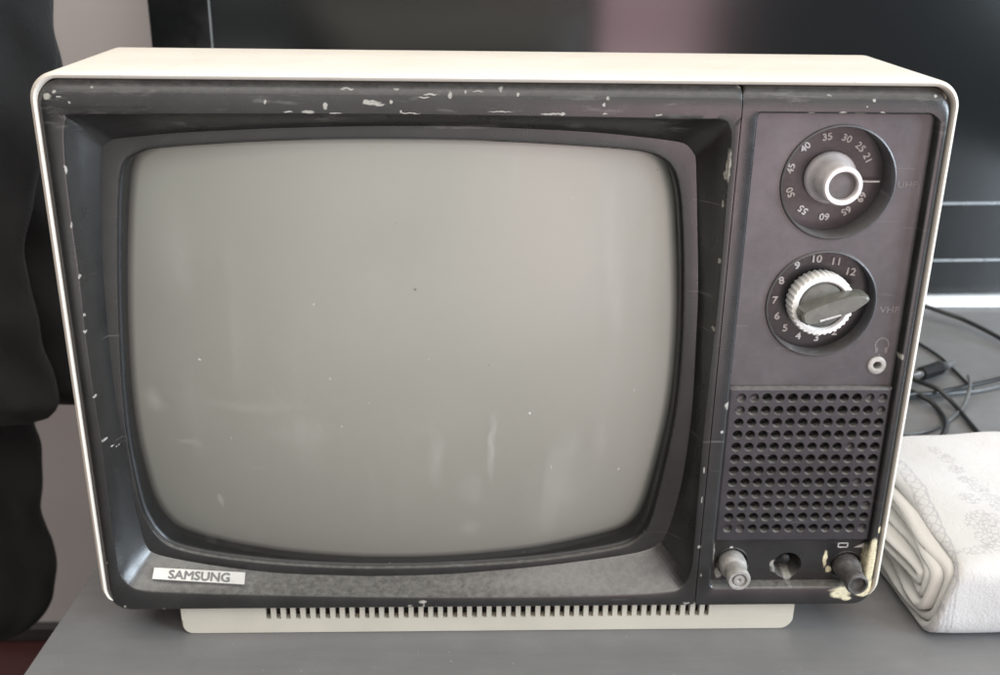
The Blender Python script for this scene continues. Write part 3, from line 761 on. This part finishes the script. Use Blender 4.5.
for i in range(8): rr += [(.03+i*.1, .0058), (.08+i*.1, .0058), (.085+i*.1, .0050), (.125+i*.1, .0050)]
rr += [(.86, .0048), (1.0, .0036)]; rod(bm, a, b2, rr); link('grip', bm, M['cable'], pl, 40)
bm = bmesh.new(); rod(bm, b2+dr*.0005, b2+dr*.012, [(0, .0032), (.9, .0026), (1, .002)]); link('strain_relief', bm, M['cable_grey'], pl, 40)
bm = bmesh.new(); rod(bm, a-dr*.012, a-dr*.0003, [(0, .0034), (1, .0034)]); link('metal_tip', bm, M['steel'], pl, 40)

# ================================================================== FOLDED CLOTH
fc = atZ(911, 628, 0); far = atZ(903, 436, .052); far2 = atZ(1000, 436, .052); fr = atZ(1000, 636, 0); top_e = atZ(955, 570, .052)
print('cloth', fc, far, far2, fr, top_e, atZ(886, 556, 0))
cl = empty('folded_tablecloth', (fc.x+.1, fc.y+.07, 0))
tag(cl, 'folded white linen tablecloth with faint grey embroidery lying beside the old television', 'tablecloth')
# embroidery lives in the top fold only
mt, nt, b = new_mat('embroidered_linen'); M['linen'] = mt
geo = nt.nodes.new('ShaderNodeNewGeometry'); pos = geo.outputs['Position']
wn = noise(nt, 90, 3, .6, pos, 'Color')
vv = nt.nodes.new('ShaderNodeVectorMath'); vv.operation = 'MULTIPLY_ADD'; lnk(nt, wn, vv.inputs[0]); vv.inputs[1].default_value = (.004, .004, 0); lnk(nt, pos, vv.inputs[2])
sx_ = nt.nodes.new('ShaderNodeSeparateXYZ'); lnk(nt, vv.outputs[0], sx_.inputs[0])
# band line from far to near
A = atZ(902, 466, .05); Bp = atZ(962, 612, .035); Cm = atZ(945, 530, .05)
def quad(p0, p1, p2):   # x as a quadratic of y
    y0, y1, y2 = p0.y, p1.y, p2.y
    import itertools
    d = (y0-y1)*(y0-y2)*(y1-y2)
    a_ = (y2*(p1.x-p0.x)+y1*(p0.x-p2.x)+y0*(p2.x-p1.x))/d
    b_ = (y2*y2*(p0.x-p1.x)+y1*y1*(p2.x-p0.x)+y0*y0*(p1.x-p2.x))/d
    c_ = p0.x-a_*y0*y0-b_*y0
    return a_, b_, c_
qa, qb, qc = quad(A, Cm, Bp)
X, Yy = sx_.outputs['X'], sx_.outputs['Y']
xe = math_n(nt, 'ADD', math_n(nt, 'MULTIPLY', math_n(nt, 'MULTIPLY', Yy, Yy), qa), math_n(nt, 'MULTIPLY_ADD', Yy, qb, qc))
dd = math_n(nt, 'SUBTRACT', X, xe)
def line(off, w): return math_n(nt, 'LESS_THAN', math_n(nt, 'ABSOLUTE', math_n(nt, 'SUBTRACT', dd, off)), w)
band = math_n(nt, 'MAXIMUM', line(.0036, .0005), line(-.0036, .0005))
wv = math_n(nt, 'MULTIPLY', math_n(nt, 'SINE', math_n(nt, 'MULTIPLY', Yy, 420)), .0030)
ov1 = math_n(nt, 'LESS_THAN', math_n(nt, 'ABSOLUTE', math_n(nt, 'SUBTRACT', dd, wv)), .00055)
ov2 = math_n(nt, 'LESS_THAN', math_n(nt, 'ABSOLUTE', math_n(nt, 'ADD', dd, wv)), .00055)
band = math_n(nt, 'MAXIMUM', band, math_n(nt, 'MAXIMUM', ov1, ov2))
vor = nt.nodes.new('ShaderNodeTexVoronoi'); vor.feature = 'DISTANCE_TO_EDGE'; vor.inputs['Scale'].default_value = 330; lnk(nt, vv.outputs[0], vor.inputs['Vector'])
fl_ = math_n(nt, 'LESS_THAN', vor.outputs['Distance'], .10)
def blob(px, py, rx, ry, h=.052):
    p = atZ(px, py, h)
    a1 = math_n(nt, 'MULTIPLY', math_n(nt, 'SUBTRACT', X, p.x), 1/rx); a2 = math_n(nt, 'MULTIPLY', math_n(nt, 'SUBTRACT', Yy, p.y), 1/ry)
    return math_n(nt, 'LESS_THAN', math_n(nt, 'ADD', math_n(nt, 'MULTIPLY', a1, a1), math_n(nt, 'MULTIPLY', a2, a2)), 1)
bl_ = None
for args in ((972,497,.006,.006),(984,516,.010,.008),(995,530,.009,.008),(982,540,.012,.004),(937,450,.004,.005),(948,458,.005,.005),(958,468,.005,.005),(970,478,.006,.005),(980,486,.006,.005),(992,495,.006,.006),(1010,505,.01,.01),(1020,540,.012,.01)):
    z_ = blob(*args); bl_ = z_ if bl_ is None else math_n(nt, 'MAXIMUM', bl_, z_)
pat = math_n(nt, 'MAXIMUM', band, math_n(nt, 'MULTIPLY', fl_, bl_))
pat = math_n(nt, 'MULTIPLY', pat, math_n(nt, 'MULTIPLY_ADD', noise(nt, 300, 2, .5, pos), .7, .1), clamp=True)
lnk(nt, mix(nt, pat, (.50,.485,.465), (.27,.255,.26)), b.inputs['Base Color'])
b.inputs['Roughness'].default_value = .9; b.inputs['Sheen Weight'].default_value = .2
bump(nt, b, math_n(nt, 'ADD', noise(nt, 900, 3, .6, pos), math_n(nt, 'MULTIPLY', noise(nt, 70, 5, .65, pos), 3.0)), .45, .0007)

RX = .52
Y0c, Y1c = fc.y-.014, far.y+.000
H = .053
def ply(k, mat):
    """one ply: goes along the top, round the front and back along the bottom; nested inside the ply before it"""
    th = .0050; zo, zi = H-k*.0054, H-k*.0054-th; bo, bi = k*.0054+.0006, k*.0054+th
    yo, yi = Y0c+k*.0056, Y0c+k*.0056+th; ye = Y1c-.002*k
    def path(zt, zb2, yf, n=14, m=26):
        r = (zt-zb2)/2; out = []
        for i in range(m): out.append((ye+(yf+r-ye)*i/m, zt))
        for i in range(n+1):
            a = math.pi/2+math.pi*i/n; ca, sa = math.cos(a), math.sin(a)
            out.append((yf+r+r*(-abs(ca)**.5), (zt+zb2)/2+r*(abs(sa)**.55)*(1 if sa > 0 else -1)))
        for i in range(1, m+1): out.append((yf+r+(ye-yf-r)*i/m, zb2))
        return out
    po = path(zo, bo, yo); pi_ = path(zi, bi, yi) if zi-bi > .001 else path((zo+bo)/2+.0012, (zo+bo)/2-.0012, yi)
    mid = [((a[0]+c[0])/2, (a[1]+c[1])/2) for a, c in zip(po, pi_)]
    st = [(0, .15), (.0006, .6), (.0014, .85), (.0026, 1), (.006, 1), (.010, 1)]+[(.016+.009*i, 1) for i in range(34)]
    bm = bmesh.new(); loops = []
    for sx_, w in st:
        L = []
        for src in (po, list(reversed(pi_))):
            md = mid if src is po else list(reversed(mid))
            for (y, z), (my, mz) in zip(src, md):
                yy, zz = my+(y-my)*w, mz+(z-mz)*w
                hz = mz/H; v = (my-Y0c)/(Y1c-Y0c)
                xe = fc.x+.001+.013*hz**1.1 - (.0020+.0012*math.sin(k*2.1))*k*hz + .0022*math.sin(v*6+k*1.9)+.0010*math.sin(v*15+k) - .012*max(0, v-.6)*hz
                x = xe+sx_+(RX-.31-xe)*(sx_/.313)**2
                sl = math.exp(-sx_/.022)*hz*.15*(1-.6*v)
                zz = zz*(1-sl)
                zz += hz*(.0016*math.sin(x*45+k)*math.sin(yy*50+1)+.0007*math.sin(x*110+yy*80+k*2))
                yy += .0014*math.sin(x*40+k*.5)*(1-v)+.0008*math.sin(x*95+mz*120)*(1-v)
                L.append((x, yy, max(.0004, zz)))
        loops.append(L)
    add_loft(bm, loops, cap0=True, cap1=True)
    return link('fold', bm, mat, cl, 60)
for k in range(5): ply(k, M['linen'] if k == 0 else M['linen_edge'])

# ================================================================== HANGING DARK CLOTHES
coat = empty('hanging_coat', (-.40, .26, -.24)); tag(coat, 'dark charcoal coat hanging at the left beside the table', 'coat')
def drape(name, right, left_x, yc, thick, mat, zt, zb2, folds=7, amp=.010, ph=0, bottom_round=.0, parent=coat):
    """closed cloth body; right = list of (pixel u, v) of its right silhouette from top to bottom"""
    pts = [atY(u, v, yc) for u, v in right]
    cur = catmull([(p.x, p.z) for p in pts], 8)
    cur.sort(key=lambda p: -p[1])
    def xr(z):
        for a, b2 in zip(cur, cur[1:]):
            if a[1] >= z >= b2[1]:
                return a[0]+(b2[0]-a[0])*(a[1]-z)/max(1e-9, a[1]-b2[1])
        return cur[0][0] if z > cur[0][1] else cur[-1][0]
    NZ, NA_ = 90, 96; loops = []
    for j in range(NZ+1):
        z = zt+(zb2-zt)*j/NZ; x1 = xr(z); x0 = left_x+.02*math.sin(z*6+ph)
        hw = (x1-x0)/2; cx = (x0+x1)/2; L = []
        fade = min(1, (j/NZ)*3+.3)
        cl_ = min(1, (NZ-j)/4); 
        for k_ in range(NA_):
            a = 2*math.pi*k_/NA_
            c_, s_ = math.cos(a), math.sin(a)
            ex = abs(c_)**.8*(1 if c_ > 0 else -1); ey = abs(s_)**.75*(1 if s_ > 0 else -1)
            x = cx+hw*ex; xx = (x-x0)/(2*hw)
            fo = amp*fade*(math.sin(folds*xx*2*math.pi+ph+z*5+1.3*math.sin(z*7+ph))*.7+.4*math.sin(folds*1.7*xx*2*math.pi+z*11+ph))*(1-abs(ex)**4)
            fo += .005*math.sin(z*38+xx*9+ph)*math.sin(z*17+ph)+.002*math.sin(z*90+xx*30)
            x += .0005*math.sin(z*170+ph*3)*max(0, ex)
            L.append((x, yc+thick*ey*(.35+.65*cl_)+fo, z))
        loops.append(L)
    bm = bmesh.new(); add_loft(bm, loops, cap0=True, cap1=True)
    return link(name, bm, mat, parent, 70)
drape('back_panel', [(42,-150),(47,-60),(52,0),(58,50),(64,100),(75,200),(84,300),(90,360),(92,401)], -.62, .30, .035, M['coat'], atY(42,-150,.30).z, atY(70,401,.30).z, 7, .008, .5)
drape('sleeve', [(43,-150),(47,-60),(50,0),(55,40),(56,80),(51,120),(40,160),(30,200),(24,235),(25,269),(36,312),(46,358),(57,392),(59,405),(52,414),(42,418),(33,420)], -.60, .245, .022, M['coat'], atY(42,-150,.245).z, atY(33,420,.245).z, 6, .009, 2.0)
drape('coat_tail', [(30,330),(34,400),(35,421),(39,450),(42,480),(42,510),(44,530),(51,548),(54,565),(53,590),(48,607),(38,621),(20,631),(2,636),(-25,639)], -.60, .27, .020, M['coat'], atY(30,330,.27).z, atY(-25,639,.27).z, 5, .006, 4.0)

# ================================================================== LIGHT
wd = bpy.data.worlds.new('World'); sc.world = wd; wd.use_nodes = True
bg = wd.node_tree.nodes['Background']; bg.inputs[0].default_value = (.74, .76, .80, 1); bg.inputs[1].default_value = .07
def area(name, loc, target, sx, sy, power, col):
    l = bpy.data.lights.new(name, 'AREA'); l.shape = 'RECTANGLE'; l.size = sx; l.size_y = sy; l.energy = power; l.color = col
    o = bpy.data.objects.new(name, l); COL.objects.link(o); o.location = loc
    o.rotation_euler = (Vector(target)-Vector(loc)).to_track_quat('-Z', 'Y').to_euler(); return o
# lit ceiling, tall window to the right, added light panels for the unseen room behind
def room_panel(name, x0, x1, z0, z1, Y, rad, col):
    area(name, ((x0+x1)/2, Y, (z0+z1)/2), ((x0+x1)/2, 0, (z0+z1)/2), x1-x0, z1-z0, rad*(x1-x0)*(z1-z0)*math.pi, col)
area('ceiling_light', (0, -.65, 1.9), (0, -.65, 0), 2.8, 2.8, 77, (1, .955, .89))
area('window_light', (1.95, -.98, .72), (0, 0, .1), 1.0, 1.1, 84, (.76, .88, 1))
room_panel('pink_room_light', .36, 1.08, -.5, .9, -2.2, 3.6, (1, .64, .70))
room_panel('low_fill_light', -.55, .22, -.45, .03, -1.15, 1.6, (1, .98, .93))  # added fill panel, mirrored in the screen and front
room_panel('low_pink_fill', .24, .72, -.45, .03, -1.15, 2.4, (1, .955, .955))  # added fill panel, faintly pink, mirrored in the control side
room_panel('high_fill_light', -.7, .9, .22, 1.2, -1.3, 1.2, (1, .985, .95))  # added fill panel higher up, mirrored in the curved glass

sc.view_settings.view_transform = 'Standard'; sc.view_settings.look = 'None'; sc.view_settings.exposure = 0; sc.view_settings.gamma = 1
sc.render.engine = 'CYCLES'; sc.cycles.max_bounces = 6; sc.cycles.transparent_max_bounces = 8
sc.cycles.use_denoising = True
sc.cycles.sample_clamp_indirect = 4
